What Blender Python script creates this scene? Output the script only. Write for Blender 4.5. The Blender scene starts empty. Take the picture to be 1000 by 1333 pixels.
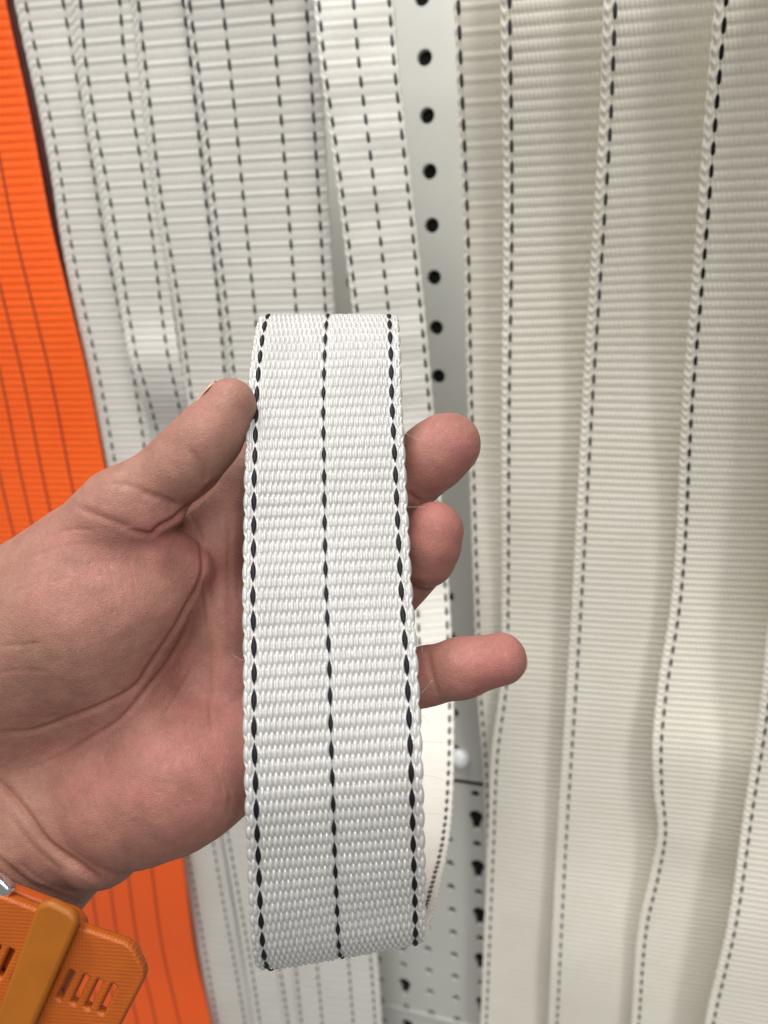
import bpy, math, random
import numpy as np
from mathutils import Matrix, Vector

S = bpy.context.scene
COL = S.collection
RNG = np.random.default_rng(7)

# ------------------------------------------------------------------ camera
# world axes: X along the panel, Y into the panel, Z up; the panel stands at Y = DW
PITCH, ROLL, YAW = 0.27590, -0.06472, 0.33962
CAM_H = 1.45
G = 0.025                      # pitch of the small perforation (25 mm)
DW = 21.727 * G                # distance of the panel from the camera


def rot(p, r, a):
    ca, sa, cp, sp, cr, sr = math.cos(a), math.sin(a), math.cos(p), math.sin(p), math.cos(r), math.sin(r)
    Ry = np.array([[ca, 0, sa], [0, 1, 0], [-sa, 0, ca]])
    Rx = np.array([[1, 0, 0], [0, cp, -sp], [0, sp, cp]])
    Rz = np.array([[cr, -sr, 0], [sr, cr, 0], [0, 0, 1]])
    return Rz @ Rx @ Ry


M = rot(PITCH, ROLL, YAW)


def c2w(c):                    # camera frame (x right, y down, z forward) -> world
    c = np.asarray(c, float)
    f = c @ M
    return np.stack([f[..., 0], f[..., 2], CAM_H - f[..., 1]], -1)


def px(x, y, z):               # viewing ray through (x, y) of the 1000 px photograph, at depth z
    return np.array([(x - 500) / 1000 * z, (y - 666.5) / 1000 * z, z])


def depth_at(x, y, Y):         # depth of the plane Y = const along that ray
    r = np.array([(x - 500) / 1000, (y - 666.5) / 1000, 1.0]) @ M
    return Y / r[2]


cam_d = bpy.data.cameras.new('camera')
cam = bpy.data.objects.new('camera', cam_d)
COL.objects.link(cam)
right, up, back = (c2w(v) - c2w((0, 0, 0)) for v in ((1, 0, 0), (0, -1, 0), (0, 0, -1)))
cm = Matrix.Identity(4)
for i in range(3):
    cm[i][0], cm[i][1], cm[i][2] = right[i], up[i], back[i]
cm[2][3] = CAM_H
cam.matrix_world = cm
cam_d.sensor_fit = 'HORIZONTAL'
cam_d.sensor_width = 36
cam_d.lens = 36
cam_d.clip_start = 0.01
cam_d.clip_end = 50
cam_d.dof.use_dof = True
cam_d.dof.focus_distance = 0.203
cam_d.dof.aperture_fstop = 36e-3 / 0.0019
S.camera = cam

# ------------------------------------------------------------------ light
w = bpy.data.worlds.new('World')
S.world = w
w.use_nodes = True
bg = w.node_tree.nodes['Background']
bg.inputs[0].default_value = (1.0, 0.985, 0.95, 1)
bg.inputs[1].default_value = 0.21


def lamp(name, loc, aim, sx, sy, power, col):
    d = bpy.data.lights.new(name, 'AREA')
    d.shape = 'RECTANGLE'
    d.size, d.size_y, d.energy, d.color = sx, sy, power, col
    o = bpy.data.objects.new(name, d)
    COL.objects.link(o)
    o.location = loc
    o.rotation_euler = (Vector(aim) - Vector(loc)).to_track_quat('-Z', 'Y').to_euler()
    return o


lamp('ceiling_or_fill_lamp', (-0.35, -0.15, 2.75), (0.05, 0.35, 1.3), 1.0, 0.35, 24, (1, 0.985, 0.95))
lamp('ceiling_or_fill_lamp', (1.0, -1.0, 2.75), (0.2, 0.4, 1.2), 0.35, 1.2, 17, (1, 0.985, 0.95))
lamp('ceiling_or_fill_lamp', (0.5, -2.0, 2.75), (0.2, 0.4, 1.2), 2.4, 0.35, 25, (1, 0.985, 0.95))  # added frontal fill behind the camera, brightens the right-hand slings and hand
S.view_settings.view_transform = 'Standard'
S.view_settings.look = 'None'
S.view_settings.exposure = 0.12
S.view_settings.gamma = 1.0


# ------------------------------------------------------------------ helpers
def tag(o, label=None, cat=None, group=None, kind=None):
    for k, v in (('label', label), ('category', cat), ('group', group), ('kind', kind)):
        if v:
            o[k] = v
    return o


def mesh_obj(name, V, F, mat, parent=None, uv=None, smooth=True, attrs=None):
    """V (n,3) world, F (m,4) or (m,3) array or list; origin moved to the mesh's base"""
    V = np.asarray(V, np.float64)
    org = np.array([(V[:, 0].min() + V[:, 0].max()) / 2, (V[:, 1].min() + V[:, 1].max()) / 2, V[:, 2].min()])
    me = bpy.data.meshes.new(name)
    if isinstance(F, np.ndarray):
        n, k = F.shape
        me.vertices.add(len(V))
        me.vertices.foreach_set('co', (V - org).astype(np.float32).ravel())
        me.loops.add(n * k)
        me.loops.foreach_set('vertex_index', F.astype(np.int32).ravel())
        me.polygons.add(n)
        me.polygons.foreach_set('loop_start', (np.arange(n) * k).astype(np.int32))
        me.polygons.foreach_set('loop_total', np.full(n, k, np.int32))
        me.update(calc_edges=True)
    else:
        me.from_pydata((V - org).tolist(), [], F)
    if uv is not None:
        l = me.uv_layers.new(name='UVMap')
        li = np.empty(len(me.loops), np.int32)
        me.loops.foreach_get('vertex_index', li)
        l.data.foreach_set('uv', uv[li].astype(np.float32).ravel())
    for an, av in (attrs or {}).items():
        a = me.attributes.new(an, 'FLOAT', 'POINT')
        a.data.foreach_set('value', av.astype(np.float32))
    if smooth:
        me.polygons.foreach_set('use_smooth', np.ones(len(me.polygons), bool))
    me.validate()
    if mat:
        me.materials.append(mat)
    o = bpy.data.objects.new(name, me)
    COL.objects.link(o)
    o.location = org
    if parent:
        o.parent = parent
        o.location = Vector(org) - parent.location
    return o


class NT:
    def __init__(s, name):
        s.m = bpy.data.materials.new(name)
        s.m.use_nodes = True
        s.t = s.m.node_tree
        s.b = s.t.nodes['Principled BSDF']

    def n(s, typ, **kw):
        nd = s.t.nodes.new(typ)
        for k, v in kw.items():
            if k in nd.inputs:
                nd.inputs[k].default_value = v
            else:
                setattr(nd, k, v)
        return nd

    def l(s, a, b):
        s.t.links.new(a, b)

    def set(s, **kw):
        for k, v in kw.items():
            s.b.inputs[k.replace('_', ' ')].default_value = v
        return s

    def mix(s, fac, a, b, blend='MIX'):
        nd = s.t.nodes.new('ShaderNodeMix')
        nd.data_type = 'RGBA'
        nd.blend_type = blend
        for sock, v in ((nd.inputs[0], fac), (nd.inputs[6], a), (nd.inputs[7], b)):
            if hasattr(v, 'links'):
                s.l(v, sock)
            else:
                sock.default_value = v
        return nd.outputs[2]

    def ramp(s, src, lo, hi, a=0.0, b=1.0):
        nd = s.t.nodes.new('ShaderNodeMapRange')
        s.l(src, nd.inputs[0])
        for i, v in enumerate((lo, hi, a, b)):
            nd.inputs[i + 1].default_value = v
        return nd.outputs[0]

    def bump(s, h, strength, dist, prev=None):
        b = s.n('ShaderNodeBump')
        b.inputs['Strength'].default_value = strength
        b.inputs['Distance'].default_value = dist
        s.l(h, b.inputs['Height'])
        if prev:
            s.l(prev, b.inputs['Normal'])
        return b.outputs[0]


def fabric(name, col, col2, rough=0.45, sheen=0.15, trans=0.0, fib=(900, 60), spec=0.5):
    k = NT(name)
    k.set(Roughness=rough, Sheen_Weight=sheen, Sheen_Roughness=0.4, Specular_IOR_Level=spec)
    tc = k.n('ShaderNodeTexCoord')
    mp = k.n('ShaderNodeMapping')
    mp.inputs['Scale'].default_value = (fib[0], fib[1], 1)
    k.l(tc.outputs['UV'], mp.inputs[0])
    no = k.n('ShaderNodeTexNoise', Scale=1.0, Detail=4.0, Roughness=0.6)
    k.l(mp.outputs[0], no.inputs['Vector'])
    n2 = k.n('ShaderNodeTexNoise', Scale=28.0, Detail=3.0)
    k.l(tc.outputs['Object'], n2.inputs['Vector'])
    c = k.mix(k.ramp(n2.outputs[0], 0.35, 0.7), col, col2)
    c = k.mix(k.ramp(no.outputs[0], 0.3, 0.7, 0.0, 0.22), c, (col[0] * .72, col[1] * .71, col[2] * .68, 1))
    k.l(c, k.b.inputs['Base Color'])
    k.l(k.ramp(no.outputs[0], 0.3, 0.7, rough - .1, rough + .12), k.b.inputs['Roughness'])
    k.l(k.bump(no.outputs[0], 0.35, 0.0003), k.b.inputs['Normal'])
    if trans:
        k.set(Subsurface_Weight=trans, Subsurface_Radius=(1, 1, 1), Subsurface_Scale=0.001)
    return k.m


MAT = {}
MAT['white'] = fabric('white_polyester', (.53, .521, .512, 1), (.488, .481, .472, 1), .2, .03, 0.0, (1200, 500), 1.0)
MAT['warm'] = fabric('off_white_polyester', (.70, .68, .635, 1), (.66, .638, .59, 1), .5, .1, 0, (900, 300))
MAT['cream'] = fabric('cream_polyester', (.86, .825, .735, 1), (.82, .78, .68, 1), .46, .1, 0, (900, 300))
MAT['orange'] = fabric('orange_polyester', (1.0, .128, .008, 1), (1.0, .115, .007, 1), .5, .1, 0, (900, 300))
MAT['black'] = fabric('black_thread', (.007, .007, .011, 1), (.010, .009, .014, 1), .5, .0, 0, (300, 900), .2)
MAT['grey_thread'] = fabric('dark_grey_thread', (.035, .04, .045, 1), (.05, .052, .055, 1), .5, .1, 0, (300, 900))
MAT['rust'] = fabric('rust_thread', (.30, .035, .008, 1), (.26, .03, .008, 1), .55, .1, 0, (300, 900))
MAT['maroon'] = fabric('maroon_edge_shade', (.055, .008, .008, 1), (.07, .01, .01, 1), .55, .1, 0, (300, 900))  # dark tone of the painted shadow gap beside the orange sling


# ------------------------------------------------------------------ perforated panels
def panel_mats():
    k = NT('white_enamel')
    k.set(Roughness=.3, Specular_IOR_Level=.5)
    tc = k.n('ShaderNodeTexCoord')
    n = k.n('ShaderNodeTexNoise', Scale=9.0, Detail=5.0)
    k.l(tc.outputs['Object'], n.inputs['Vector'])
    k.l(k.mix(k.ramp(n.outputs[0], .35, .7), (.56, .56, .525, 1), (.51, .515, .48, 1)), k.b.inputs['Base Color'])
    n2 = k.n('ShaderNodeTexNoise', Scale=600.0, Detail=2.0)
    k.l(tc.outputs['Object'], n2.inputs['Vector'])
    k.l(k.bump(n2.outputs[0], .12, .0003), k.b.inputs['Normal'])
    MAT['enamel'] = k.m
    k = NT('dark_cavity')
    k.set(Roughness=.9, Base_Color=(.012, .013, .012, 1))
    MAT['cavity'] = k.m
    k = NT('steel')
    k.set(Roughness=.16, Metallic=1.0, Base_Color=(.85, .86, .88, 1))
    MAT['steel'] = k.m
    k = NT('glint_white')
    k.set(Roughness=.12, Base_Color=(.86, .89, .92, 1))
    MAT['glint_dome'] = k.m  # bright surface of the added dome that imitates a glint


panel_mats()


def ring(shape, r, n=20):
    a = np.linspace(0, 2 * np.pi, n, endpoint=False) + .0001
    if shape == 'round':
        return np.stack([r * np.cos(a), r * np.sin(a)], 1)
    # keyhole: round head with a narrower slot running down from it
    pts = [None] * n
    for k, t in zip([19] + list(range(12)), np.radians(np.linspace(-42, 222, 13))):
        pts[k] = (1.15 * r * math.cos(t), 1.15 * r * math.sin(t) + .55 * r)
    for k, (x, z) in zip(range(12, 19), ((-.62, -.9), (-.62, -1.6), (-.4, -1.95), (0, -2.05), (.4, -1.95), (.62, -1.6), (.62, -.9))):
        pts[k] = (x * r, z * r)
    return np.array(pts)


def perforated(name, x0, z0, cols, rows, dx, dz, hole_fn, Y, depth, parent=None, bend=None):
    """sheet of cells dx by dz, each with its own punched hole (rim and wall are geometry)"""
    V, F = [], []
    n = 20
    a = np.linspace(0, 2 * np.pi, n, endpoint=False) + .0001
    sq = []
    for t in a:
        c, s_ = math.cos(t), math.sin(t)
        k = 1 / max(abs(c), abs(s_))
        sq.append((c * k * dx / 2, s_ * k * dz / 2))
    # move the four nearest samples to the true corners
    for cx, cz in ((1, 1), (-1, 1), (-1, -1), (1, -1)):
        i = int(np.argmin([abs(p[0] - cx * dx / 2) / dx + abs(p[1] - cz * dz / 2) / dz for p in sq]))
        sq[i] = (cx * dx / 2, cz * dz / 2)
    for i in range(cols):
        for j in range(rows):
            cx, cz = x0 + i * dx, z0 - j * dz
            h = hole_fn(i, j)
            b = len(V)
            if h is None:
                for p in sq:
                    V.append((cx + p[0], Y, cz + p[1]))
                F.append(list(range(b, b + n)))
                continue
            h = ring(*h)
            for lvl, (src, y) in enumerate(((sq, Y), (h * 1.06, Y), (h, Y + .0004), (h, Y + depth))):
                for p in src:
                    V.append((cx + p[0], y, cz + p[1]))
            for l in range(3):
                for q in range(n):
                    q2 = (q + 1) % n
                    F.append([b + l * n + q, b + l * n + q2, b + (l + 1) * n + q2, b + (l + 1) * n + q])
    V = np.array(V)
    if bend is not None:
        V[:, 1] += bend(V[:, 0])
    return mesh_obj(name, V, F, MAT['enamel'], parent, smooth=False)


def box_mesh(c, s):
    c, s = np.array(c), np.array(s) / 2
    V = np.array([[x, y, z] for x in (-1, 1) for y in (-1, 1) for z in (-1, 1)]) * s + c
    return V, [[0, 1, 3, 2], [4, 6, 7, 5], [0, 4, 5, 1], [2, 3, 7, 6], [0, 2, 6, 4], [1, 5, 7, 3]]


# upper panel: one column of round holes per 34 mm row, columns far apart
UP = 1.37024 * G
ux0, uz0 = -5.75149 * G, CAM_H + 5.83741 * G
wx = [c2w(px(458, 355, depth_at(458, 355, DW)))[0]][0]
CPITCH = ux0 - wx                      # distance to the neighbouring column
seam_z = c2w(px(600, 1021, depth_at(600, 1021, DW)))[2]
rows_u = int((uz0 - seam_z) / UP) + 1
top_extra = 3
sp = bpy.data.objects.new('display_panel', None)
COL.objects.link(sp)
sp.location = (ux0, DW, seam_z)
tag(sp, 'plain white metal back panel with sparse columns of round holes, above the seam', 'panel')
nrow = rows_u + top_extra
zt = uz0 + top_extra * UP
fold = ux0 + .009


def bend(x):
    return np.where(x > fold, -np.minimum((x - fold) * .35, .004), 0.0)


nxs = 3
perforated('sheet', ux0 - 5 * CPITCH, zt, 11 * 1, nrow, CPITCH, UP,
           lambda i, j: ('round', .0050), DW, .005, sp)
zb = zt - (nrow - .5) * UP
if zb - seam_z > .002:
    V, F = box_mesh((ux0, DW + .001, (zb + seam_z) / 2 + .0006), (11 * CPITCH, .002, zb - seam_z - .0012))
    mesh_obj('sheet_border', V, F, MAT['enamel'], sp, smooth=False)
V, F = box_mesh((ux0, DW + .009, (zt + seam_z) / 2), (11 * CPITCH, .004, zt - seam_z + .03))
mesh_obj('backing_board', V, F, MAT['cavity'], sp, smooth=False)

# lower panel: 25 mm grid of small holes, every other column alternates keyholes
lx0, lz0 = -9.08577 * G, CAM_H - 25.32188 * G
lp = bpy.data.objects.new('display_panel', None)
COL.objects.link(lp)
tag(lp, 'white perforated metal panel with small holes and keyhole slots, below the seam', 'panel')
top_j = int(math.floor((seam_z - lz0) / G))
lp.location = (lx0, DW, lz0 - 14 * G)


def lower_hole(i, j):
    ii, jj = i - 8, j - top_j          # grid indices of the fit
    if ii % 4 == 0 and ii >= 0 and ii % 8 == 4 or ii % 3 == 1 and ii < 4:
        return ('key', .0052) if jj % 2 == 0 else ('round', .0036)
    return ('round', .0036)


top_z = lz0 + top_j * G
perforated('sheet', lx0 - 8 * G, top_z, 36, top_j + 14, G, G, lower_hole, DW, .004, lp)
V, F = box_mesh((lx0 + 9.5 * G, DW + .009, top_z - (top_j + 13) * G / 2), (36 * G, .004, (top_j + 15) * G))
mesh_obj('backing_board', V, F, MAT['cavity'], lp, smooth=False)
gap0 = top_z + .5 * G
V, F = box_mesh((lx0 + 9.5 * G, DW + .0027, (gap0 + seam_z + .0003) / 2), (36 * G, .003, seam_z + .0003 - gap0 - .0004))
mesh_obj('sheet_border', V, F, MAT['enamel'], lp, smooth=False)
# groove between two lower sheets
g1 = c2w(px(560, 1323, depth_at(560, 1323, DW)))[2]
V, F = box_mesh((lx0 + 9.5 * G, DW - .0008, g1), (36 * G, .002, .004))
mesh_obj('seam_strip', V, F, MAT['enamel'], lp, smooth=False)

# added white dome standing in for a glint just above the seam
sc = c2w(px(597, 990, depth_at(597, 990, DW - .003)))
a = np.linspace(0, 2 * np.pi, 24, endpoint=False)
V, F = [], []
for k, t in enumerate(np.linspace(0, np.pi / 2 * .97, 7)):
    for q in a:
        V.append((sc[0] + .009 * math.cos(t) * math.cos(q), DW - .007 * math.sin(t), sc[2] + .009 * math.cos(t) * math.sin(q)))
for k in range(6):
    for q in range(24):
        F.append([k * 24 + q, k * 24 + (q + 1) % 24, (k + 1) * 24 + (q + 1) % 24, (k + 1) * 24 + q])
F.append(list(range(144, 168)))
tag(mesh_obj('glint_dome', V, F, MAT['glint_dome']), 'small added white dome standing in for a glint just above the panel seam', 'glint_dome')


# ------------------------------------------------------------------ webbing
def hermite(t, P, q):
    """smooth curve through P at parameters t, sampled at q (finite-difference tangents)"""
    P = np.asarray(P, float)
    d = np.diff(P, axis=0) / np.diff(t)[:, None]
    h = np.diff(t)
    m = np.empty_like(P)
    m[0], m[-1] = d[0], d[-1]
    m[1:-1] = (d[:-1] * h[1:, None] + d[1:] * h[:-1, None]) / (h[1:] + h[:-1])[:, None]
    i = np.clip(np.searchsorted(t, q, side='right') - 1, 0, len(h) - 1)
    s = ((q - t[i]) / h[i])[:, None]
    hh = h[i][:, None]
    return ((1 + 2 * s) * (1 - s) ** 2 * P[i] + s * (1 - s) ** 2 * hh * m[i]
            + s * s * (3 - 2 * s) * P[i + 1] + s * s * (s - 1) * hh * m[i + 1])


def h_stitch(u, ph, n, H, rnd=0.0):
    """interlocking warp floats, two rows per period, offset by half a stitch"""
    out = np.zeros(np.broadcast(u, ph).shape)
    for s in (0, .5):
        cu = u * n + s
        cx = cu - np.floor(cu) - .5
        cp = ph + s
        cy = cp - np.floor(cp) - .5
        jit = np.sin(np.floor(cu) * 12.9898 + np.floor(cp) * 78.233) * 43758.5453
        jit = jit - np.floor(jit)
        q = (cx / .475) ** 2 + (np.abs(cy) / (.285 + .03 * (jit - .5))) ** 2.4
        out = np.maximum(out, H * (1 + .22 * (jit - .5)) * np.maximum(0, 1 - q) ** .55)
    return out


def h_rib(u, ph, n, H):
    """one smooth full-width weft cord and one row of fine stitches per period"""
    f = ph - np.floor(ph)
    cord = H * np.sqrt(np.maximum(0, 1 - ((f - .5) / .19) ** 2))
    g = np.abs(((f + .5) % 1) - .5)
    row = np.sqrt(np.maximum(0, 1 - (g / .35) ** 2))
    cx = (u * n) % 1 - .5
    st = H * .9 * row * (.3 + .7 * np.sqrt(np.maximum(0, 1 - (cx / .5) ** 2)))
    out = np.maximum(cord, st)
    braid = H * (.95 + .45 * np.cos(2 * np.pi * (ph * 2 + u * 14)))
    e = np.clip((1.7 / n - u) / .008, 0, 1)
    return out * (1 - e) + braid * e


def h_fine(u, ph, n, H):
    """plain weft-ribbed weave: two stitch rows per period, fine columns"""
    f = (ph * 2) % 1 - .5
    row = np.sqrt(np.maximum(0, 1 - (f / .46) ** 2))
    cx = (u * n + .5 * (np.floor(ph * 2) % 2)) % 1 - .5
    out = H * row * (.12 + .88 * np.sqrt(np.maximum(0, 1 - (cx / .5) ** 2)))
    braid = max(H, .0009) * (.62 + .38 * np.cos(2 * np.pi * (ph * 2 + np.abs(u - .03) * 14)))
    e = np.clip((.058 - u) / .008, 0, 1)
    return out * (1 - e) + braid * e


WEAVES = {'stitch': h_stitch, 'rib': h_rib, 'fine': h_fine}


class Ribbon:
    """strap through control rows (left edge, right edge) given in the camera frame"""

    def __init__(s, L, R, ds, pitch, dense=None):
        L, R = np.asarray(L, float), np.asarray(R, float)
        C = (L + R) / 2
        t = np.r_[0, np.cumsum(np.linalg.norm(np.diff(C, axis=0), axis=1))]
        tf = np.linspace(0, t[-1], 6000)
        Cf = (hermite(t, L, tf) + hermite(t, R, tf)) / 2
        arc = np.r_[0, np.cumsum(np.linalg.norm(np.diff(Cf, axis=0), axis=1))]
        if dense is not None:          # (t index a, t index b, fine step)
            sa, sb = np.interp([t[dense[0]], t[dense[1]]], tf, arc)
            sv = np.r_[np.arange(0, sa, ds), np.arange(sa, sb, dense[2]), np.arange(sb, arc[-1], ds)]
            s.win = (sa, sb)
        else:
            sv = np.arange(0, arc[-1], ds)
        s.sv = sv
        tq = np.interp(sv, arc, tf)
        s.tq, s.t, s.arc, s.tf = tq, t, arc, tf
        s.L, s.R = hermite(t, L, tq), hermite(t, R, tq)
        if callable(pitch):
            pf = pitch(np.interp(arc, arc, tf), t)
            phf = np.r_[0, np.cumsum(np.diff(arc) / ((pf[1:] + pf[:-1]) / 2))]
            s.ph = np.interp(sv, arc, phf)
        else:
            s.ph = sv / pitch
        Cn = (s.L + s.R) / 2
        T = np.gradient(Cn, sv, axis=0)
        T /= np.linalg.norm(T, axis=1)[:, None]
        W = s.R - s.L
        s.width = np.linalg.norm(W, axis=1)
        W = W / s.width[:, None]
        N = np.cross(T, W)             # outer side (towards the camera on a strap that runs down)
        # camera frame is right-handed with y down: x cross y = z (forward)
        s.N = N / np.linalg.norm(N, axis=1)[:, None]
        s.W = W

    def point(s, u, off, wave=None):
        """u (k,), off (n,k) outward offset"""
        u = np.asarray(u)
        P = s.L[:, None, :] + u[None, :, None] * (s.R - s.L)[:, None, :]
        if wave is not None:
            off = off + wave(u[None, :], s.sv[:, None])
        return P + off[..., None] * s.N[:, None, :]

    def body(s, name, mat, parent, nu, thick, front, back, n_st, H, wave=None, bead=.0004, grooves=(), nb=None, Hb=None, mat_b=None):
        uf = (1 - np.cos(np.linspace(0, np.pi, nu))) / 2 * .18 + np.linspace(0, 1, nu) * .82
        nb = nb or max(8, nu // 4)
        ub = uf if nb == nu else np.linspace(1, 0, nb)
        if nb == nu:
            ub = uf[::-1]
        e = lambda u: np.sqrt(np.maximum(0, 1 - np.abs(2 * u - 1) ** 26))
        ph = s.ph[:, None]
        hf = WEAVES[front](uf[None, :], ph, n_st, H) if front else 0
        hb = WEAVES[back](ub[None, :], ph + .5, n_st, Hb or H) if back else 0
        gr = np.ones(nu)
        for g_ in grooves:
            gr *= 1 - .6 * np.exp(-((uf - g_) / (.0011 / s.width.mean())) ** 2)
        hf = hf * gr[None, :]
        of = (thick / 2 + hf) * e(uf)[None, :] + 0 * ph
        ob = -(thick / 2 + hb) * e(ub)[None, :] + 0 * ph
        # beads of the woven edge: the selvedge swells once per row
        Pf, Pb = s.point(uf, of, wave), s.point(ub, ob, wave)
        bd = bead * (np.abs(np.sin(np.pi * s.ph)) ** .7 - .4)
        for P, u in ((Pf, uf), (Pb, ub)):
            wl, wr = np.clip(1 - u / .045, 0, 1), np.clip(1 - (1 - u) / .045, 0, 1)
            P += (bd[:, None] * (wr - wl)[None, :])[..., None] * s.W[:, None, :]
        V = np.concatenate([Pf, Pb[:, 1:-1]], axis=1)
        uu = np.r_[uf, ub[1:-1]]
        n, k, _ = V.shape
        idx = np.arange(n * k).reshape(n, k)
        nx = np.roll(idx, -1, axis=1)
        F = np.stack([idx[:-1], nx[:-1], nx[1:], idx[1:]], -1).reshape(-1, 4)
        uv = np.stack([np.broadcast_to(uu, (n, k)) * s.width.mean(), np.broadcast_to(s.sv[:, None], (n, k))], -1).reshape(-1, 2)
        ob_ = mesh_obj(name, c2w(V.reshape(-1, 3)), F, mat, parent, uv=uv)
        if mat_b:
            ob_.data.materials.append(mat_b)
            mi = (np.arange(len(F)) % k >= len(uf) - 1).astype(np.int32)
            ob_.data.polygons.foreach_set('material_index', mi)
        return ob_

    def thread(s, name, mat, parent, u0, halfw, lift, duty=.9, side=1, wave=None, shift=0.0, rows=None, phmul=1.0, sq=1.7):
        """a contrast yarn that surfaces once per period as a lens-shaped float"""
        f = (s.ph * phmul + shift) % 1
        a = np.clip(np.abs(f - .5) / (duty / 2), 0, 1)
        prof = np.sqrt(np.maximum(0, 1 - a ** 2))
        lens = np.maximum(0, 1 - a ** sq)
        xs = np.array([-1, -.6, 0, .6, 1])
        zs = np.array([0, .75, 1, .75, 0])
        u = u0 + (halfw * np.maximum(lens, .06))[:, None] * xs[None, :] / s.width[:, None]
        off = side * (lift[0] + (lift[1] - lift[0]) * prof[:, None] * (.55 + .45 * zs[None, :]))
        P = s.L[:, None, :] + u[..., None] * (s.R - s.L)[:, None, :]
        if wave is not None:
            off = off + wave(u, s.sv[:, None])
        V = P + off[..., None] * s.N[:, None, :]
        if rows is not None:
            V = V[rows]
        n, k, _ = V.shape
        idx = np.arange(n * k).reshape(n, k)
        F = np.stack([idx[:-1, :-1], idx[:-1, 1:], idx[1:, 1:], idx[1:, :-1]], -1).reshape(-1, 4)
        if side < 0:
            F = F[:, ::-1]
        uv = np.stack([np.broadcast_to(xs, (n, k)) * .001, np.zeros((n, k)) + np.arange(n)[:, None] * .0005], -1).reshape(-1, 2)
        return mesh_obj(name, c2w(V.reshape(-1, 3)), F, mat, parent, uv=uv)


def waves(seed, amp, edge=None):
    r = np.random.default_rng(seed)
    c = [(r.uniform(9, 30), r.uniform(-2.5, 2.5), r.uniform(0, 6.28), r.uniform(.4, 1)) for _ in range(5)]

    def f(u, s):
        o = 0
        for k, ku, p, a in c:
            o = o + a * np.sin(k * s + ku * u + p)
        return amp * o / 2.2
    return f


def strap(label, pts, Ys, stripes, mat, tmat, weave, pitch, n_st, group, H=.0007, nu=90, thick=.0016, shingle=0.0,
          wave=None, halfw=.0010, duty=.66, ds=None, bead=.0006, name='webbing_sling', cat='webbing sling', slope=-.09, shift=0.0):
    """pts: (y, left x, right x) as seen, laid on planes of constant distance Y from the camera wall frame"""
    L, R = [], []
    yk, Yk = zip(*Ys)
    a_, b_ = pts[0], pts[1]
    ex = lambda i: a_[i] + (a_[i] - b_[i]) * 270 / (b_[0] - a_[0])
    pts = [(a_[0] - 270, ex(1), ex(2))] + list(pts)
    for y, xl, xr in pts:
        Y = np.interp(y, yk, Yk)
        sl = slope[0] + (slope[1] - slope[0]) * y / 1333 if isinstance(slope, tuple) else slope
        yl, yr = y - sl * (xr - xl) / 2, y + sl * (xr - xl) / 2
        L.append(px(xl, yl, depth_at(xl, yl, Y - shingle)))
        R.append(px(xr, yr, depth_at(xr, yr, Y + shingle)))
    rb = Ribbon(L, R, ds or pitch / 12, pitch)
    o = rb.body(name, mat, None, nu, thick, weave, None, n_st, H, wave, bead, stripes)
    tag(o, label, cat, group)
    for u in stripes:
        t = rb.thread('black_thread' if tmat in (MAT['black'], MAT['grey_thread']) else 'dark_thread',
                      tmat, o, u, halfw, (thick / 2 + H * .35, thick / 2 + H + .0003), duty, 1, wave, shift, sq=5)
    return o


GL = 'white slings hanging left of the panel gap'
GR = 'cream slings hanging right of the panel gap'
YL = [(-150, .415), (0, .43), (600, .475), (1000, .505), (1500, .52)]
TH = MAT['grey_thread']


def offY(Y, d):
    return [(a, b + d) for a, b in Y]


SL = (-.10, .16)
# left group, each one a little in front of the one to its left
strap('narrow white sling with two dotted lines, directly beside the orange sling',
      [(-150, -9, 66), (0, 20, 98), (63, 33, 110), (135, 49, 124), (214, 64, 138), (300, 77, 152), (387, 94, 168), (470, 113, 184),
       (604, 139, 204), (800, 176, 240), (1105, 232, 292), (1333, 274, 332), (1480, 298, 354)],
      offY(YL, .012), (.19, .80), MAT['warm'], TH, 'rib', .0098, 24, GL, H=.0007, nu=120, shingle=.0025, wave=waves(1, .002), slope=SL)
strap('narrow white sling, second from the orange one, with a pale bend beside the thumb',
      [(-150, 70, 150), (0, 92, 174), (74, 99, 181), (153, 112, 193), (259, 133, 210), (339, 147, 220), (418, 160, 228), (470, 170, 235), (505, 181, 242),
       (562, 196, 252), (800, 235, 290), (1105, 292, 342), (1333, 330, 386), (1480, 350, 402)],
      [(-150, .41), (0, .424), (300, .4465), (420, .4545), (495, .4555), (530, .470), (600, .478), (1000, .5), (1500, .516)],
      (.17, .79), MAT['warm'], TH, 'rib', .0096, 24, GL, H=.0007, nu=120, shingle=.0025, wave=waves(2, .0015), slope=SL)
strap('narrow white sling third from the orange one, left of the wide four-lined sling',
      [(-150, 154, 232), (0, 172, 252), (132, 188, 268), (260, 204, 282), (380, 224, 296), (500, 240, 305), (800, 292, 350), (1105, 335, 386), (1333, 372, 410), (1480, 392, 428)],
      offY(YL, -.006), (.12, .84), MAT['warm'], TH, 'rib', .0094, 24, GL, H=.0007, nu=120, shingle=.0025, wave=waves(3, .0015), slope=SL)
strap('wide white sling with four dotted lines, behind the top of the held loop',
      [(-150, 224, 404), (0, 242, 413), (140, 260, 421), (280, 276, 429), (415, 292, 437), (660, 318, 453), (1000, 356, 475), (1333, 388, 498), (1480, 404, 508)],
      offY(YL, -.014), (.045, .30, .67, .925), MAT['warm'], TH, 'rib', .0094, 50, GL, H=.0007, nu=250, wave=waves(4, .001), slope=SL)

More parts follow.
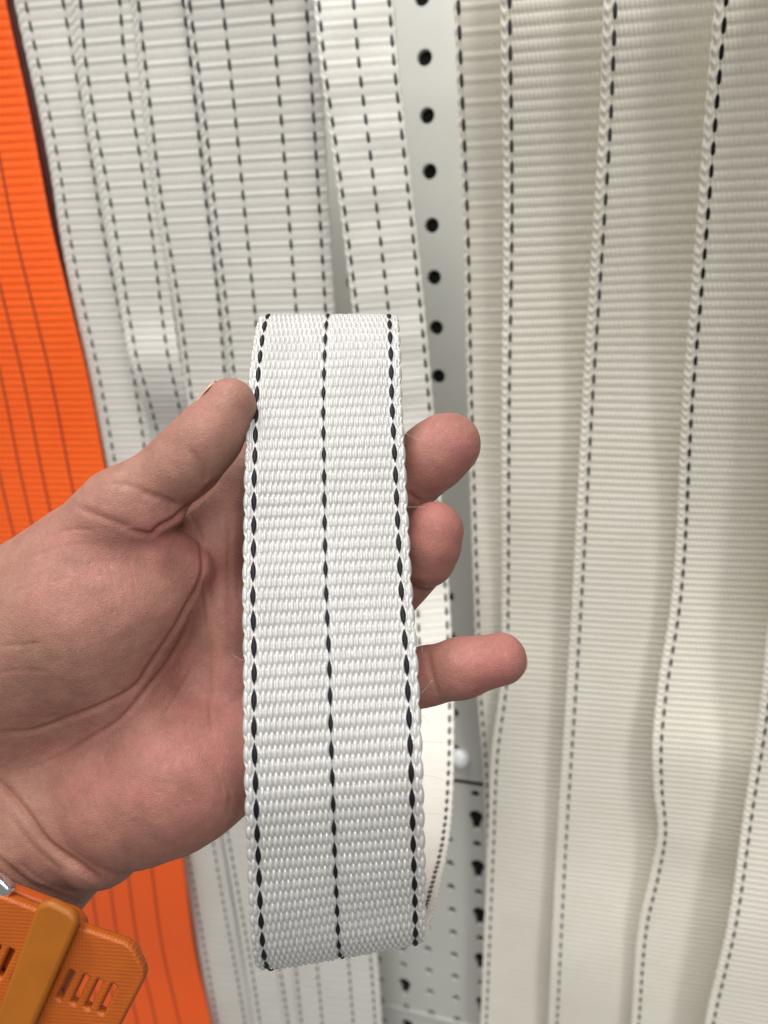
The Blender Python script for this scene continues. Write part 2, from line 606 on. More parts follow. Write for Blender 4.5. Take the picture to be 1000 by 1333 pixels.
# right group: every left edge lies over the strap on its left
YR = [(-150, .36), (0, .372), (300, .412), (700, .47), (1000, .495), (1500, .515)]
strap('narrow cream sling, leftmost of the right-hand ones, beside the column of holes',
      [(-150, 586, 690), (0, 591, 700), (275, 603, 705), (500, 608, 705), (624, 612, 705), (828, 619, 706), (914, 622, 704), (996, 629, 700), (1100, 632, 698), (1333, 630, 690), (1480, 628, 684)],
      offY(YR, .022), (.06,), MAT['cream'], TH, 'rib', .0098, 40, GR, H=.0006, nu=110, wave=waves(5, .0015), shingle=.002, slope=SL, halfw=.0009)
strap('cream sling whose dotted left edge runs just right of the finger tips',
      [(-150, 650, 810), (0, 652, 815), (240, 656, 806), (500, 654, 790), (792, 653, 770), (888, 652, 764), (984, 640, 752), (1100, 635, 744), (1333, 626, 732), (1480, 620, 724)],
      offY(YR, .008), (.075,), MAT['cream'], TH, 'fine', .0098, 27, GR, H=.00065, nu=150, wave=waves(6, .002), shingle=.003, slope=SL, halfw=.0008, bead=.0004)
strap('broad cream sling with smooth straight edge, second from the right edge at the top',
      [(-150, 792, 960), (0, 786, 962), (120, 782, 952), (300, 772, 936), (500, 760, 914), (800, 744, 890), (1120, 724, 872), (1333, 714, 856), (1480, 708, 846)],
      offY(YR, -.006), (.085,), MAT['cream'], TH, 'fine', .0094, 27, GR, H=.00065, nu=150, wave=waves(7, .0025), shingle=.004, slope=SL, halfw=.0008, bead=.0004)
strap('cream sling with the kinked, bulging dotted edge at lower right',
      [(-150, 946, 1130), (0, 932, 1116), (132, 920, 1100), (280, 908, 1080), (500, 890, 1054), (800, 872, 1024), (908, 856, 1012), (980, 850, 1004), (1040, 852, 996),
       (1088, 857, 990), (1140, 848, 982), (1200, 833, 972), (1333, 822, 952), (1480, 812, 936)],
      [(-150, .335), (0, .348), (300, .390), (700, .452), (850, .470), (960, .464), (1060, .472), (1160, .487), (1500, .5)],
      (.075,), MAT['cream'], MAT['black'], 'fine', .0090, 27, GR, H=.0007, nu=150, wave=waves(8, .0025), shingle=.005, slope=SL, halfw=.0008, bead=.0005)
strap('cream sling at the right border, only its lower part showing',
      [(-150, 1110, 1300), (0, 1092, 1280), (400, 1040, 1220), (700, 1012, 1180), (860, 994, 1150), (924, 989, 1140), (1080, 968, 1116), (1197, 950, 1096), (1333, 920, 1070), (1480, 900, 1050)],
      offY(YR, -.045), (.07,), MAT['cream'], TH, 'fine', .0094, 27, GR, H=.00065, nu=150, wave=waves(9, .002), shingle=.005, slope=SL, halfw=.0008, bead=.0004)

# orange sling
opts = [(-150, -28), (0, 1), (67, 15), (144, 33), (207, 47), (292, 66), (387, 91), (470, 111), (604, 136), (800, 180), (1105, 240), (1240, 260), (1333, 280), (1480, 306)]
o = strap('bright orange sling with thin dark lines, behind the hand and the watch',
          [(y, x - 430 + y * .06, x) for y, x in opts], [(-150, .425), (0, .437), (600, .478), (1100, .505), (1245, .512), (1262, .504), (1500, .52)],
          (.9, .82, .755, .69, .625, .56, .495, .43), MAT['orange'], MAT['rust'], 'fine', .0110, 160, None,
          H=.0006, nu=220, thick=.003, wave=waves(10, .002), halfw=.0009, duty=2.5, bead=.0002, slope=SL, shift=.0)
SH = {}


# maroon strip that paints the shadow gap along the orange sling's edge
def orange_edge_shade():
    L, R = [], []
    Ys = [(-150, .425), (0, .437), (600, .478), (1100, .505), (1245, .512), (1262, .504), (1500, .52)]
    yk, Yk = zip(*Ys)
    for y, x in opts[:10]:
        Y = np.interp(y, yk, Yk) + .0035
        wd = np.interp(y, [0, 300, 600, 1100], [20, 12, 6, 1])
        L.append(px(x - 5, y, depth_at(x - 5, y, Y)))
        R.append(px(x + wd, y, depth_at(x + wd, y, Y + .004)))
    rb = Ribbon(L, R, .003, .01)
    rb.body('edge_shade_strip', MAT['maroon'], o, 12, .002, 'fine', None, 6, .0003, None, 0)


orange_edge_shade()

# ------------------------------------------------------------------ the held sling
rows = [  # left (x, y, z), right (x, y, z): hidden flap, top fold, front face, bottom turn, long run back up
    ((322, 762, .1915), (533, 758, .1915)), ((323, 620, .1985), (527, 616, .1985)), ((330, 520, .2105), (521, 516, .2105)),
    ((341, 446, .2205), (518, 441, .2205)), ((343, 424, .2225), (517, 420, .2225)), ((341, 417, .2195), (517, 415, .2195)), ((337, 419, .2155), (518, 416, .2155)),
    ((333, 432, .2115), (519, 428, .2115)),
    ((327, 470, .205), (521, 468, .205)), ((322, 535, .1985), (523, 530, .1985)), ((320, 605, .193), (527, 600, .193)), ((318, 687, .1887), (531, 680, .1887)),
    ((317, 778, .183), (536, 770, .183)), ((318, 872, .178), (543, 860, .178)), ((318, 954, .1747), (547, 940, .1747)), ((320, 1036, .1732), (550, 1020, .1732)),
    ((323, 1118, .1768), (552, 1100, .1768)), ((327, 1200, .1825), (554, 1172, .1825)), ((330, 1240, .187), (554, 1205, .187)), ((334, 1255, .192), (553, 1218, .192)),
    ((345, 1254, .2), (554, 1220, .2)), ((375, 1238, .22), (558, 1205, .22)), ((413, 1206, .26), (567, 1176, .26)), ((442, 1163, .30), (576, 1138, .30)),
    ((466, 1120, .34), (584, 1098, .34)), ((489, 1036, .40), (590, 1020, .40)), ((500, 960, .44), (591, 948, .44)), ((504, 890, .462), (590, 880, .462)),
    ((503, 798, .475), (586, 790, .475)), ((487, 641, .465), (573, 633, .465)), ((460, 410, .43), (553, 402, .43)), ((434, 208, .40), (532, 200, .40)),
    ((417, 88, .385), (519, 80, .385)), ((407, -12, .375), (511, -20, .375)), ((390, -142, .36), (496, -150, .36))]
Lh = [px(*a) for a, b in rows]
Rh = [px(*b) for a, b in rows]


def hpitch(tq, t):
    return np.interp(tq, [t[0], t[21], t[25], t[-1]], [.0059, .0059, .0085, .0085])


held = Ribbon(Lh, Rh, .0009, hpitch, dense=(4, 21, .00032))
TK = .0013
_w = waves(21, .00035)


def hwave(u, sv):
    return _w(u * 2.0, sv * 8.0)


hs = held.body('webbing_sling', MAT['white'], None, 246, TK, 'stitch', 'rib', 31, .00095, hwave, .0006, (.062, .495, .938), nb=120, Hb=.0006, mat_b=MAT['warm'])
tag(hs, 'bright white sling folded into a loop in front of the hand, three black thread lines', 'webbing sling', 'white sling held in the hand')
for u, hw in ((.062, .00068), (.495, .00054), (.938, .00068)):
    fr = held.sv < held.win[1] + .02
    held.thread('black_thread', MAT['black'], hs, u, hw, (TK / 2 + .0003, TK / 2 + .00098), .8 if u > .3 and u < .7 else .92, 1, hwave, .0, rows=fr)
    held.thread('black_thread', TH, hs, u, .0009, (TK / 2 + .0003, TK / 2 + .001),   .66, -1, hwave, .5, sq=5, rows=held.sv > held.win[1] - .03)


def fibres():
    """fine loose filaments that stand off the right edge of the held sling"""
    r_ = np.random.default_rng(4)
    V, F = [], []
    for x, y, z in [(541, 826, .180), (546, 905, .177), (548, 930, .1755), (550, 965, .1742), (551, 1010, .1735), (552, 1060, .174), (521, 500, .202), (524, 560, .197), (530, 660, .19), (345, 1256, .187), (420, 1250, .187), (319, 860, .179)]:
        a0 = r_.uniform(-.9, .9) + (np.pi if x < 330 else 0) + (np.pi / 2 if y > 1240 else 0)
        L_ = r_.uniform(14, 34)
        k = r_.uniform(-.09, .09)
        p = np.array([x, y], float)
        for i in range(9):
            c = px(p[0], p[1], z) * 1.0
            for t in range(3):
                V.append(c + .00004 * np.array([math.cos(t * 2.1), math.sin(t * 2.1), .3 * t]))
            a0 += k
            p = p + L_ / 8 * np.array([math.cos(a0), math.sin(a0)])
        b = len(V) - 27
        for i in range(8):
            for t in range(3):
                F.append([b + i * 3 + t, b + i * 3 + (t + 1) % 3, b + i * 3 + 3 + (t + 1) % 3, b + i * 3 + 3 + t])
    o_ = mesh_obj('loose_fibre', c2w(np.array(V)), F, MAT['white'], hs)
    o_['kind'] = 'stuff'


fibres()

# ------------------------------------------------------------------ the hand
MM = 1000.0


def q3(x, y, z):
    return px(x, y, z) * MM


def cone(P, a, b, ra, rb):
    ab = b - a
    t = np.clip(((P - a) @ ab) / max(ab @ ab, 1e-9), 0, 1)
    d = P - a - t[:, None] * ab
    return np.sqrt((d * d).sum(1)) - (ra + (rb - ra) * t)


def smin(a, b, k):
    h = np.maximum(k - np.abs(a - b), 0) / k
    return np.minimum(a, b) - h * h * k * .25


def chain(P, pts, k):
    d = None
    for (a, b) in zip(pts[:-1], pts[1:]):
        c = cone(P, q3(*a[:3]), q3(*b[:3]), a[3], b[3])
        d = c if d is None else smin(d, c, k)
    return d


THUMB = [(70, 775, .207, 19), (160, 668, .2005, 11.0), (243, 600, .1965, 8.1), (273, 566, .1955, 7.5), (299, 527, .196, 6.6)]
INDEX = [(272, 705, .222, 13), (338, 632, .2245, 13.5), (430, 672, .222, 9.4), (530, 627, .2135, 8.5), (562, 596, .2095, 9.0), (583, 579, .209, 8.9)]
MIDDLE = [(320, 800, .224, 13), (440, 850, .224, 9), (548, 735, .2095, 6.9)]
MIDTIP = [(556, 727, .2035, 7.6), (560, 708, .2015, 7.9), (566, 691, .201, 7.6)]
RINGF = [(320, 890, .224, 13), (450, 905, .225, 8.5), (500, 850, .221, 8), (492, 822, .214, 7.5)]
PINKY = [(310, 975, .218, 13), (450, 908, .2055, 8.2), (556, 880, .198, 7.1), (600, 870, .1945, 7.2), (652, 858, .192, 6.5)]


def hand_sdf(P):
    palm = chain(P, [(40, 1060, .228, 24), (150, 900, .228, 22), (270, 720, .226, 15)], 10)
    for seg in ([(150, 900, .228, 22), (300, 890, .2265, 16)], [(40, 1060, .228, 24), (225, 1000, .216, 19)],
                [(225, 1000, .216, 19), (310, 975, .2185, 13.5)],
                [(172, 1040, .2105, 17.2), (236, 1008, .2085, 16.2)], [(236, 1008, .2085, 16.2), (330, 978, .212, 11.5)],
                [(270, 720, .226, 14), (300, 800, .2265, 14)], [(300, 800, .2265, 14), (315, 900, .226, 14)]):
        palm = smin(palm, chain(P, seg, 8), 8)
    # thenar mass
    th = chain(P, [(40, 830, .211, 24), (120, 800, .2065, 20.5), (185, 775, .2065, 15)], 8)
    th = smin(th, chain(P, [(120, 800, .2065, 20.5), (150, 880, .2115, 17)], 8), 8)
    palm = smin(palm, th, 7)
    palm = smin(palm, chain(P, [(40, 830, .213, 23), (-50, 1010, .228, 23), (-190, 1190, .234, 25)], 8), 8)
    # wrist and forearm
    arm = chain(P, [(62, 1062, .2245, 24.5), (-60, 1210, .227, 25.5), (-200, 1370, .232, 28)], 6)
    palm = smin(palm, arm, 6)
    palm = smin(palm, chain(P, [(95, 1055, .2145, 15), (128, 1090, .213, 13.4)], 4), 1.6)
    t = chain(P, THUMB, 5)
    d = smin(palm, t, 5)
    # folded skin of the thumb web
    web = chain(P, [(150, 672, .1985, 8.5), (196, 672, .1965, 5.2), (222, 668, .1975, 3.6)], 3)
    d = smin(d, web, 3)
    web2 = chain(P, [(200, 722, .2035, 9.0), (238, 740, .2085, 8.5)], 3)
    d = smin(d, web2, 3)
    f = None
    for ch in (INDEX, MIDDLE, RINGF, PINKY):
        c = chain(P, ch, 3)
        if ch is MIDDLE:
            c = smin(c, chain(P, MIDTIP, 2), 1.2)
        c = smin(palm, c, 5)
        f = c if f is None else np.minimum(f, c)
    return smin(d, f, 1.0)


CREASES = [  # polyline seen in the photograph, depth mm, half width mm
    ([(168, 690), (173, 691), (186, 695), (198, 696), (206, 688), (226, 677), (239, 666), (263, 646), (283, 624)], 1.1, .85),
    ([(243, 664), (256, 686), (263, 710), (265, 741), (258, 765), (243, 790), (228, 818), (200, 860), (178, 893), (135, 917), (89, 936), (50, 950), (0, 955)], .75, .75),
    ([(265, 741), (268, 776), (272, 816), (272, 880), (276, 952)], .45, .7),
    ([(250, 800), (232, 842), (186, 904), (154, 939), (116, 963), (75, 987), (40, 1001)], .6, .7),
    ([(-10, 1012), (0, 1021), (27, 1050), (65, 1101), (103, 1128), (140, 1154)], 1.15, 1.1),
    ([(-10, 1112), (0, 1120), (40, 1152), (81, 1168), (115, 1180)], .7, .9),
    ([(158, 1102), (164, 1114), (172, 1150)], .5, 1.2),
    ([(184, 640), (200, 646), (215, 651), (230, 659)], .6, 1.0),
    ([(246, 584), (258, 600), (266, 616), (268, 628)], .5, .9),
    ([(140, 630), (165, 632), (190, 640)], .3, .8),
    ([(100, 660), (140, 676), (173, 688)], .5, 1.0),
    ([(530, 640), (540, 649), (552, 655)], .45, .7),
    ([(540, 757), (556, 763), (574, 757)], .35, .6),
    ([(556, 846), (560, 868), (570, 906)], .45, .7),
    ([(0, 842), (25, 840), (55, 837)], .18, .6), ([(0, 876), (30, 872), (62, 874)], .12, .6),
    ([(142, 965), (138, 978), (133, 990)], .3, .5), ([(255, 860), (236, 896), (208, 940)], .25, .5),
    ([(290, 1010), (300, 1040), (296, 1062)], .3, .7), ([(262, 985), (285, 1010), (292, 1040)], .2, .5),
    ([(128, 715), (133, 745), (140, 775)], .09, .35), ([(138, 712), (144, 742), (150, 772)], .09, .35), ([(120, 722), (124, 750), (128, 770)], .09, .35),
    ([(112, 735), (140, 730), (170, 738)], .09, .35), ([(118, 752), (150, 748), (172, 752)], .09, .35),
    ([(165, 720), (172, 745), (176, 768)], .09, .35), ([(60, 700), (90, 690), (120, 690)], .2, .6), ([(45, 725), (80, 712), (110, 708)], .18, .5),
    ([(10, 1060), (45, 1105), (80, 1135)], .3, .7), ([(20, 1120), (60, 1150), (100, 1165)], .3, .6),
    ([(298, 640), (299, 700), (298, 780), (300, 860)], .4, .8),
]


def crease_disp(Pm):
    X = Pm[:, 0] / Pm[:, 2] * 1000 + 500
    Yp = Pm[:, 1] / Pm[:, 2] * 1000 + 666.5
    Q = np.stack([X, Yp], 1)
    tot = np.zeros(len(Pm))
    for line, dep, wd in CREASES:
        A = np.array(line, float)
        # smooth the polyline
        t = np.r_[0, np.cumsum(np.linalg.norm(np.diff(A, axis=0), axis=1))]
        A = hermite(t, A, np.linspace(0, t[-1], 5 * len(A)))
        lo, hi = A.min(0) - 25, A.max(0) + 25
        sel = np.where(((Q > lo) & (Q < hi)).all(1))[0]
        if not len(sel):
            continue
        q = Q[sel]
        best = np.full(len(sel), 1e9)
        along = np.zeros(len(sel))
        for i in range(len(A) - 1):
            ab = A[i + 1] - A[i]
            tt = np.clip(((q - A[i]) @ ab) / (ab @ ab), 0, 1)
            dd = np.linalg.norm(q - A[i] - tt[:, None] * ab, axis=1)
            m = dd < best
            best[m] = dd[m]
            along[m] = (i + tt[m]) / (len(A) - 1)
        mm = best / 5.0                       # about 5 px per millimetre on the hand
        taper = np.minimum(1, 6 * np.minimum(along, 1 - along) + .25)
        g = .82 * dep * taper * np.exp(-(mm / wd) ** 2)
        tot[sel] = np.maximum(tot[sel], g)
        # a faint roll of skin either side
        tot[sel] -=   .05 * dep * taper * np.exp(-((mm - 2.3 * wd) / wd) ** 2)
    return tot


def vnoise(P, s, seed):
    r = np.random.default_rng(seed)
    T = r.random((32, 32, 32))
    p = P / s
    i = np.floor(p).astype(int)
    f = p - i
    f = f * f * (3 - 2 * f)
    out = 0
    for dx in (0, 1):
        for dy in (0, 1):
            for dz in (0, 1):
                wgt = (f[:, 0] if dx else 1 - f[:, 0]) * (f[:, 1] if dy else 1 - f[:, 1]) * (f[:, 2] if dz else 1 - f[:, 2])
                out = out + wgt * T[(i[:, 0] + dx) % 32, (i[:, 1] + dy) % 32, (i[:, 2] + dz) % 32]
    return out - .5


def surface_net(fn, lo, hi, h):
    ax = [np.arange(a, b, h) for a, b in zip(lo, hi)]
    shp = tuple(len(a) for a in ax)
    grid = np.stack(np.meshgrid(*ax, indexing='ij'), -1).reshape(-1, 3)
    D = np.concatenate([fn(grid[i:i + 200000]) for i in range(0, len(grid), 200000)]).reshape(shp)
    ins = D < 0
    corners = [(i, j, k) for i in (0, 1) for j in (0, 1) for k in (0, 1)]
    sl = lambda A, c: A[c[0]:shp[0] - 1 + c[0], c[1]:shp[1] - 1 + c[1], c[2]:shp[2] - 1 + c[2]]
    cnt = sum(sl(ins, c).astype(np.int8) for c in corners)
    act = np.argwhere((cnt > 0) & (cnt < 8))
    vals = np.stack([D[act[:, 0] + c[0], act[:, 1] + c[1], act[:, 2] + c[2]] for c in corners], 1)
    acc, num = np.zeros((len(act), 3)), np.zeros(len(act))
    for a in range(8):
        for b in range(a + 1, 8):
            ca, cb = np.array(corners[a]), np.array(corners[b])
            if np.abs(ca - cb).sum() != 1:
                continue
            m = (vals[:, a] < 0) != (vals[:, b] < 0)
            t = vals[m, a] / (vals[m, a] - vals[m, b])
            acc[m] += ca + t[:, None] * (cb - ca)
            num[m] += 1
    V = np.array(lo) + h * (act + acc / num[:, None])
    idx = np.full(tuple(s - 1 for s in shp), -1)
    idx[act[:, 0], act[:, 1], act[:, 2]] = np.arange(len(act))
    F = []
    for axis in range(3):
        a1, a2 = [(1, 2), (2, 0), (0, 1)][axis]
        s0 = [slice(None)] * 3
        s1 = [slice(None)] * 3
        s0[axis], s1[axis] = slice(0, -1), slice(1, None)
        A, B = ins[tuple(s0)], ins[tuple(s1)]
        e = np.argwhere(A != B)
        e = e[(e[:, a1] > 0) & (e[:, a2] > 0) & (e[:, a1] < shp[a1] - 1) & (e[:, a2] < shp[a2] - 1)]
        flip = A[e[:, 0], e[:, 1], e[:, 2]]
        quad = []
        for o1, o2 in ((0, 0), (-1, 0), (-1, -1), (0, -1)):
            c = e.copy()
            c[:, a1] += o1
            c[:, a2] += o2
            quad.append(idx[c[:, 0], c[:, 1], c[:, 2]])
        Q = np.stack(quad, 1)
        Q[~flip] = Q[~flip][:, ::-1]
        F.append(Q)
    F = np.concatenate(F)
    return V, F[(F >= 0).all(1)]


def subdivide(V, F):
    E = np.stack([F, np.roll(F, -1, 1)], -1).reshape(-1, 2)
    Es = np.sort(E, 1)
    key = Es[:, 0] * len(V) + Es[:, 1]
    uq, first, inv = np.unique(key, return_index=True, return_inverse=True)
    em = V[Es[first]].mean(1)
    fc = V[F].mean(1)
    n = len(V)
    ei = (n + inv).reshape(-1, 4)
    ci = n + len(uq) + np.arange(len(F))
    Q = [np.stack([F[:, i], ei[:, i], ci, ei[:, i - 1]], 1) for i in range(4)]
    return np.concatenate([V, em, fc]), np.concatenate(Q)


def sdf_grad(P):
    d0 = hand_sdf(P)
    e = .05
    g = np.stack([hand_sdf(P + np.eye(3)[k] * e) - d0 for k in range(3)], 1) / e
    return d0, g / np.maximum(np.linalg.norm(g, axis=1)[:, None], 1e-6)


def build_hand():
    lo, hi = np.array([-150., -40, 168]), np.array([42., 165, 262])
    V, F = surface_net(hand_sdf, lo, hi, 1.7)
    for lev in range(2):
        V, F = subdivide(V, F)
        for i in range(0, len(V), 150000):
            d, g = sdf_grad(V[i:i + 150000])
            V[i:i + 150000] -= d[:, None] * g * .95
    N = np.empty_like(V)
    for i in range(0, len(V), 150000):
        N[i:i + 150000] = sdf_grad(V[i:i + 150000])[1]
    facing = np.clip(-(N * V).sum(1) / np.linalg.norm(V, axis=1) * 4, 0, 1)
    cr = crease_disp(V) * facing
    bump = .55 * vnoise(V, 9.0, 1) + .25 * vnoise(V, 4.0, 2) + .07 * vnoise(V, 1.6, 3)
    V2 = V - N * cr[:, None] + N * (bump * .8)[:, None]
    # skin colour: finger pads and the cushions of the palm hold more blood
    X = V[:, 0] / V[:, 2] * 1000 + 500
    Yp = V[:, 1] / V[:, 2] * 1000 + 666.5
    red = np.zeros(len(V))
    for x, y, r, a in ((590, 580, 70, .75), (568, 700, 60, .8), (640, 858, 75, .9), (255, 560, 60, .25), (230, 1010, 120, .7), (120, 740, 90, .45),
                       (200, 690, 45, .55), (290, 740, 70, .55), (300, 900, 80, .5), (60, 1000, 60, .1), (110, 1020, 60, .3), (540, 880, 40, .3)):
        red += a * np.exp(-(((X - x) ** 2 + (Yp - y) ** 2) / r ** 2))
    red = np.clip(red + .35 * vnoise(V, 7.0, 5) + .2 * vnoise(V, 2.5, 6), 0, 1)
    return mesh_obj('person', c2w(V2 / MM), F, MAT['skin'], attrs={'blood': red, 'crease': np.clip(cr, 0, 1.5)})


def skin_mat():
    k = NT('skin')
    k.set(Roughness=.55, Specular_IOR_Level=.3, Subsurface_Weight=.12, Subsurface_Radius=(1.0, .35, .2), Subsurface_Scale=.0025)
    tc = k.n('ShaderNodeTexCoord')
    at = k.n('ShaderNodeAttribute', attribute_name='blood')
    n1 = k.n('ShaderNodeTexNoise', Scale=160.0, Detail=5.0, Roughness=.65)
    n2 = k.n('ShaderNodeTexNoise', Scale=900.0, Detail=3.0)
    vo = k.n('ShaderNodeTexVoronoi', Scale=1500.0)
    vo.feature = 'DISTANCE_TO_EDGE'
    for n in (n1, n2, vo):
        k.l(tc.outputs['Object'], n.inputs['Vector'])
    c = k.mix(at.outputs['Fac'], (.345, .182, .135, 1), (.385, .132, .120, 1))
    c = k.mix(k.ramp(n1.outputs[0], .35, .68, 0, .6), c, (.225, .105, .08, 1))
    n3 = k.n('ShaderNodeTexNoise', Scale=420.0, Detail=4.0, Roughness=.7)
    k.l(tc.outputs['Object'], n3.inputs['Vector'])
    c = k.mix(k.ramp(n3.outputs[0], .48, .66, 0, .35), c, (.285, .115, .095, 1))
    c = k.mix(k.ramp(n2.outputs[0], .62, .75, 0, .25), c, (.42, .28, .22, 1))
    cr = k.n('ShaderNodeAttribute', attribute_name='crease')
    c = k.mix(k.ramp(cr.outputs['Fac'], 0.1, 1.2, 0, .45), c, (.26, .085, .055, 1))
    k.l(c, k.b.inputs['Base Color'])
    k.l(k.ramp(n1.outputs[0], .3, .7, .49, .64), k.b.inputs['Roughness'])
    b = k.bump(vo.outputs['Distance'], .3, .0005)
    b = k.bump(n2.outputs[0], .22, .0004, b)
    mp = k.n('ShaderNodeMapping')
    mp.inputs['Rotation'].default_value = (.3, .5, .8)
    mp.inputs['Scale'].default_value = (1.0, .45, 1.0)
    k.l(tc.outputs['Object'], mp.inputs[0])
    wob = k.mix(.012, mp.outputs[0], n1.outputs['Color'], 'ADD')
    lines = k.n('ShaderNodeTexVoronoi', Scale=430.0)
    lines.feature = 'DISTANCE_TO_EDGE'
    k.l(wob, lines.inputs['Vector'])
    b = k.bump(k.ramp(lines.outputs['Distance'], 0.0, .09), .28, .00045, b)
    k.l(b, k.b.inputs['Normal'])
    MAT['skin'] = k.m
    k = NT('nail')
    k.set(Roughness=.28, Base_Color=(.50, .29, .23, 1), Subsurface_Weight=.1, Subsurface_Scale=.001)
    MAT['nail'] = k.m


skin_mat()
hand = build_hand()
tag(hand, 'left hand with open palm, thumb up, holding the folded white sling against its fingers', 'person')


def nail(c, axis, out, wd, ln, parent):
    """curved nail plate: c centre, axis towards the tip, out outward normal (camera frame, mm)"""
    axis = axis / np.linalg.norm(axis)
    out = out - axis * (out @ axis)
    out /= np.linalg.norm(out)
    sd = np.cross(axis, out)
    V, F = [], []
    nu, nv = 13, 11
    for lay in (0, -.5):
        for j in range(nv):
            for i in range(nu):
                a = (i / (nu - 1) - .5) * 2
                b = (j / (nv - 1) - .5) * 2
                wv = wd * (1 - .22 * max(0, b) ** 4 - .12 * max(0, -b) ** 3)
                V.append(c + sd * a * wv + axis * (b * ln - .9 * a * a * max(0, b)) + out * (-(a ** 2) * wd * .32 - .05 * b * b * ln + lay))
    g = np.arange(nu * nv).reshape(nv, nu)
    for base, rev in ((0, 0), (nu * nv, 1)):
        for j in range(nv - 1):
            for i in range(nu - 1):
                f = [base + g[j, i], base + g[j, i + 1], base + g[j + 1, i + 1], base + g[j + 1, i]]
                F.append(f[::-1] if rev else f)
    edge = list(g[0, :]) + list(g[1:, -1]) + list(g[-1, -2::-1]) + list(g[-2:0:-1, 0])
    for a, b in zip(edge, edge[1:] + edge[:1]):
        F.append([int(b), int(a), int(a + nu * nv), int(b + nu * nv)])
    F = [[int(v) for v in f] for f in F]
    mesh_obj('nail', c2w(np.array(V) / MM), F, MAT['nail'], parent)


tip = q3(299, 527, .196)
ax = q3(299, 527, .196) - q3(262, 575, .1955)
nail(q3(262, 517, .197), ax, np.array([-.78, -.56, .12]), 4.6, 5.6, hand)
nail(q3(660, 862, .1972), q3(652, 858, .192) - q3(600, 870, .1945), np.array([.1, .35, .9]), 4.4, 5.4, hand)


# ------------------------------------------------------------------ watch strap
def rubber(name, col, col2, bumpy):
    k = NT(name)
    k.set(Roughness=.5, Specular_IOR_Level=.4)
    tc = k.n('ShaderNodeTexCoord')
    vo = k.n('ShaderNodeTexVoronoi', Scale=1100.0)
    vo.inputs['Randomness'].default_value = .12
    n = k.n('ShaderNodeTexNoise', Scale=120.0, Detail=5.0)
    for q in (vo, n):
        k.l(tc.outputs['Object'], q.inputs['Vector'])
    k.l(k.mix(k.ramp(n.outputs[0], .35, .7), col, col2), k.b.inputs['Base Color'])
    k.l(k.bump(vo.outputs['Distance'], bumpy, .0005), k.b.inputs['Normal'])
    return k.m


MAT['strap'] = rubber('orange_silicone', (.38, .08, .005, 1), (.33, .066, .004, 1), .4)
MAT['keeper'] = rubber('amber_silicone', (.33, .098, .005, 1), (.29, .085, .005, 1), .06)
MAT['strap_in'] = rubber('orange_silicone_liner', (.42, .075, .008, 1), (.38, .066, .008, 1), .08)


def plate(name, outline, holes, z, ext, bev, mat, parent=None, tilt=(0, 0)):
    """flat moulded piece cut from an outline (photo pixels at depth z), solid with rounded edges"""
    cu = bpy.data.curves.new(name, 'CURVE')
    cu.dimensions = '2D'
    cu.fill_mode = 'BOTH'
    cu.extrude = ext
    cu.bevel_depth = bev
    cu.bevel_resolution = 2
    cu.resolution_u = 1
    k = z / 1000
    ox, oy = np.mean(outline, axis=0)
    for loop in [outline] + holes:
        sp_ = cu.splines.new('POLY')
        sp_.points.add(len(loop) - 1)
        for p_, (x, y) in zip(sp_.points, loop):
            p_.co = ((x - ox) * k, -(y - oy) * k, 0, 1)
        sp_.use_cyclic_u = True
    tmp = bpy.data.objects.new(name, cu)
    COL.objects.link(tmp)
    dg = bpy.context.evaluated_depsgraph_get()
    me = bpy.data.meshes.new_from_object(tmp.evaluated_get(dg))
    bpy.data.objects.remove(tmp)
    me.materials.clear()
    me.materials.append(mat)
    me.name = name
    ob = bpy.data.objects.new(name, me)
    COL.objects.link(ob)
    R = cm.to_3x3().to_4x4() @ Matrix.Rotation(tilt[0], 4, 'X') @ Matrix.Rotation(tilt[1], 4, 'Y')
    ob.matrix_world = Matrix.Translation(Vector(c2w(px(ox, oy, z)))) @ R
    return ob


def rounded(pts, r, n=6):
    out = []
    P = [np.array(p, float) for p in pts]
    for i, p in enumerate(P):
        a, b = P[i - 1] - p, P[(i + 1) % len(P)] - p
        rr = r[i] if isinstance(r, (list, tuple)) else r
        rr = min(rr, np.linalg.norm(a) * .48, np.linalg.norm(b) * .48)
        A, B = p + a / np.linalg.norm(a) * rr, p + b / np.linalg.norm(b) * rr
        for t in np.linspace(0, 1, n):
            out.append((1 - t) ** 2 * A + 2 * t * (1 - t) * p + t * t * B)
    return [tuple(o_) for o_ in out]


def slot(a, b, hw):
    a, b = np.array(a, float), np.array(b, float)
    d = (b - a) / np.linalg.norm(b - a)
    nrm = np.array([-d[1], d[0]])
    return rounded([a - nrm * hw, a + nrm * hw, b + nrm * hw, b - nrm * hw], hw * .8, 4)


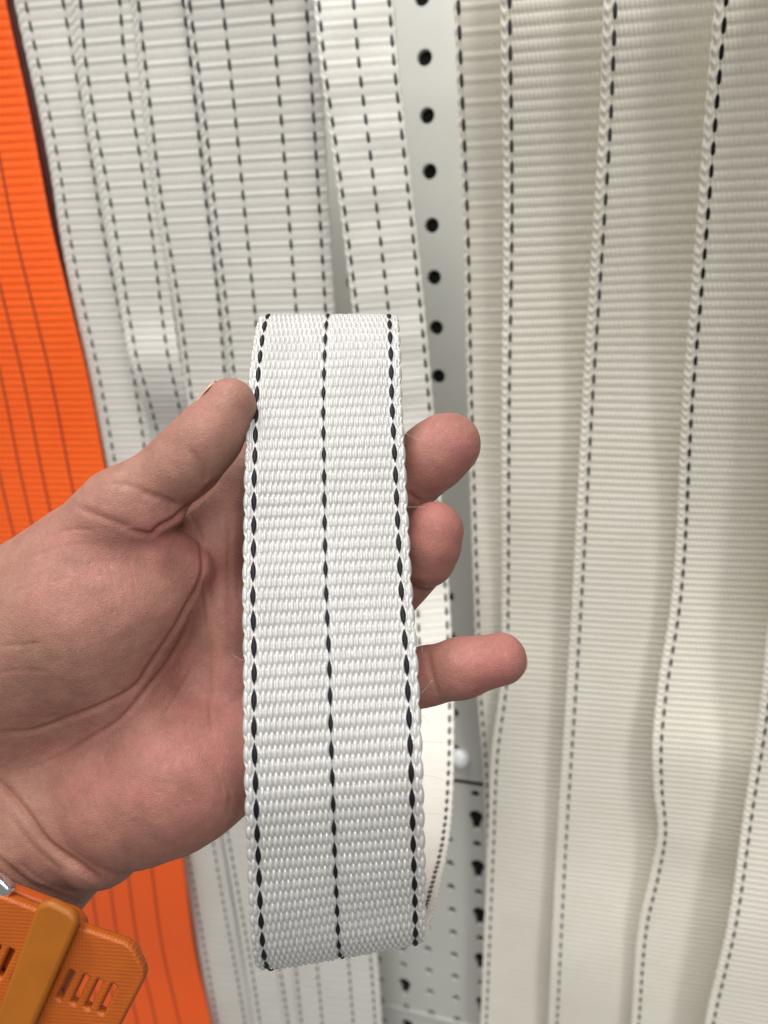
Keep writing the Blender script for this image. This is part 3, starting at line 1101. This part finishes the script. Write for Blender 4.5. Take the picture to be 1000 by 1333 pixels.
def watch():
    root = bpy.data.objects.new('watch_strap', None)
    COL.objects.link(root)
    root.location = c2w(px(60, 1260, .19))
    tag(root, 'orange textured silicone watch strap with slots and amber keeper loop, on the wrist', 'watch strap')
    d1 = np.array([-19.0, 38.0])
    tops = [(-22, 1225), (0, 1229), (18, 1234), (38, 1240), (59, 1246), (79, 1252), (99.5, 1257), (119, 1262), (137.5, 1267), (156, 1272)]
    outline = rounded([(-150, 1126), (-20, 1160), (62, 1186), (100, 1200), (176, 1221), (194, 1256), (148, 1344), (128, 1352), (-190, 1262)],
                      [5, 60, 60, 60, 10, 10, 14, 30, 5])
    holes = [slot(np.array(t) - d1 * .1, np.array(t) + d1 * 1.1, 7.9) for t in tops]
    parts = [plate('band', outline, holes, .186, .0007, .0008, MAT['strap'], tilt=(.04, -.10))]
    # raised border line near the tip
    rim = rounded([(168, 1232), (181, 1256), (142, 1332), (139, 1330), (177, 1256), (166, 1234)], 2, 3)
    parts.append(plate('tip_ridge', rim, [], .1841, .0001, .0002, MAT['strap'], tilt=(.04, -.10)))
    # lower layer of the strap that lies on the skin
    under = rounded([(-150, 1118), (20, 1156), (56, 1168), (104, 1183), (114, 1195), (108, 1240), (60, 1330), (-190, 1280)], [4, 30, 30, 8, 8, 8, 8, 4])
    parts.append(plate('inner_band', under, [], .1925, .0009, .0008, MAT['strap_in'], tilt=(.04, -.1)))
    # keeper loop over both layers
    keep = rounded([(57, 1178), (70, 1174), (96, 1186), (101, 1196), (34, 1345), (-6, 1340)], [6, 6, 8, 6, 5, 5])
    parts.append(plate('keeper_loop', keep, [], .1826, .0004, .0011, MAT['keeper'], tilt=(.04, -.1)))
    # steel buckle corner at the frame's edge
    bk = rounded([(-40, 1136), (2, 1143), (16, 1156), (10, 1163), (-45, 1150)], 5)
    parts.append(plate('buckle', bk, [], .187, .0006, .0009, MAT['steel'], tilt=(.04, -.1)))
    for p_ in parts:
        mw = p_.matrix_world.copy()
        p_.parent = root
        p_.matrix_parent_inverse = Matrix.Translation(root.location).inverted()
        p_.matrix_world = mw


watch()
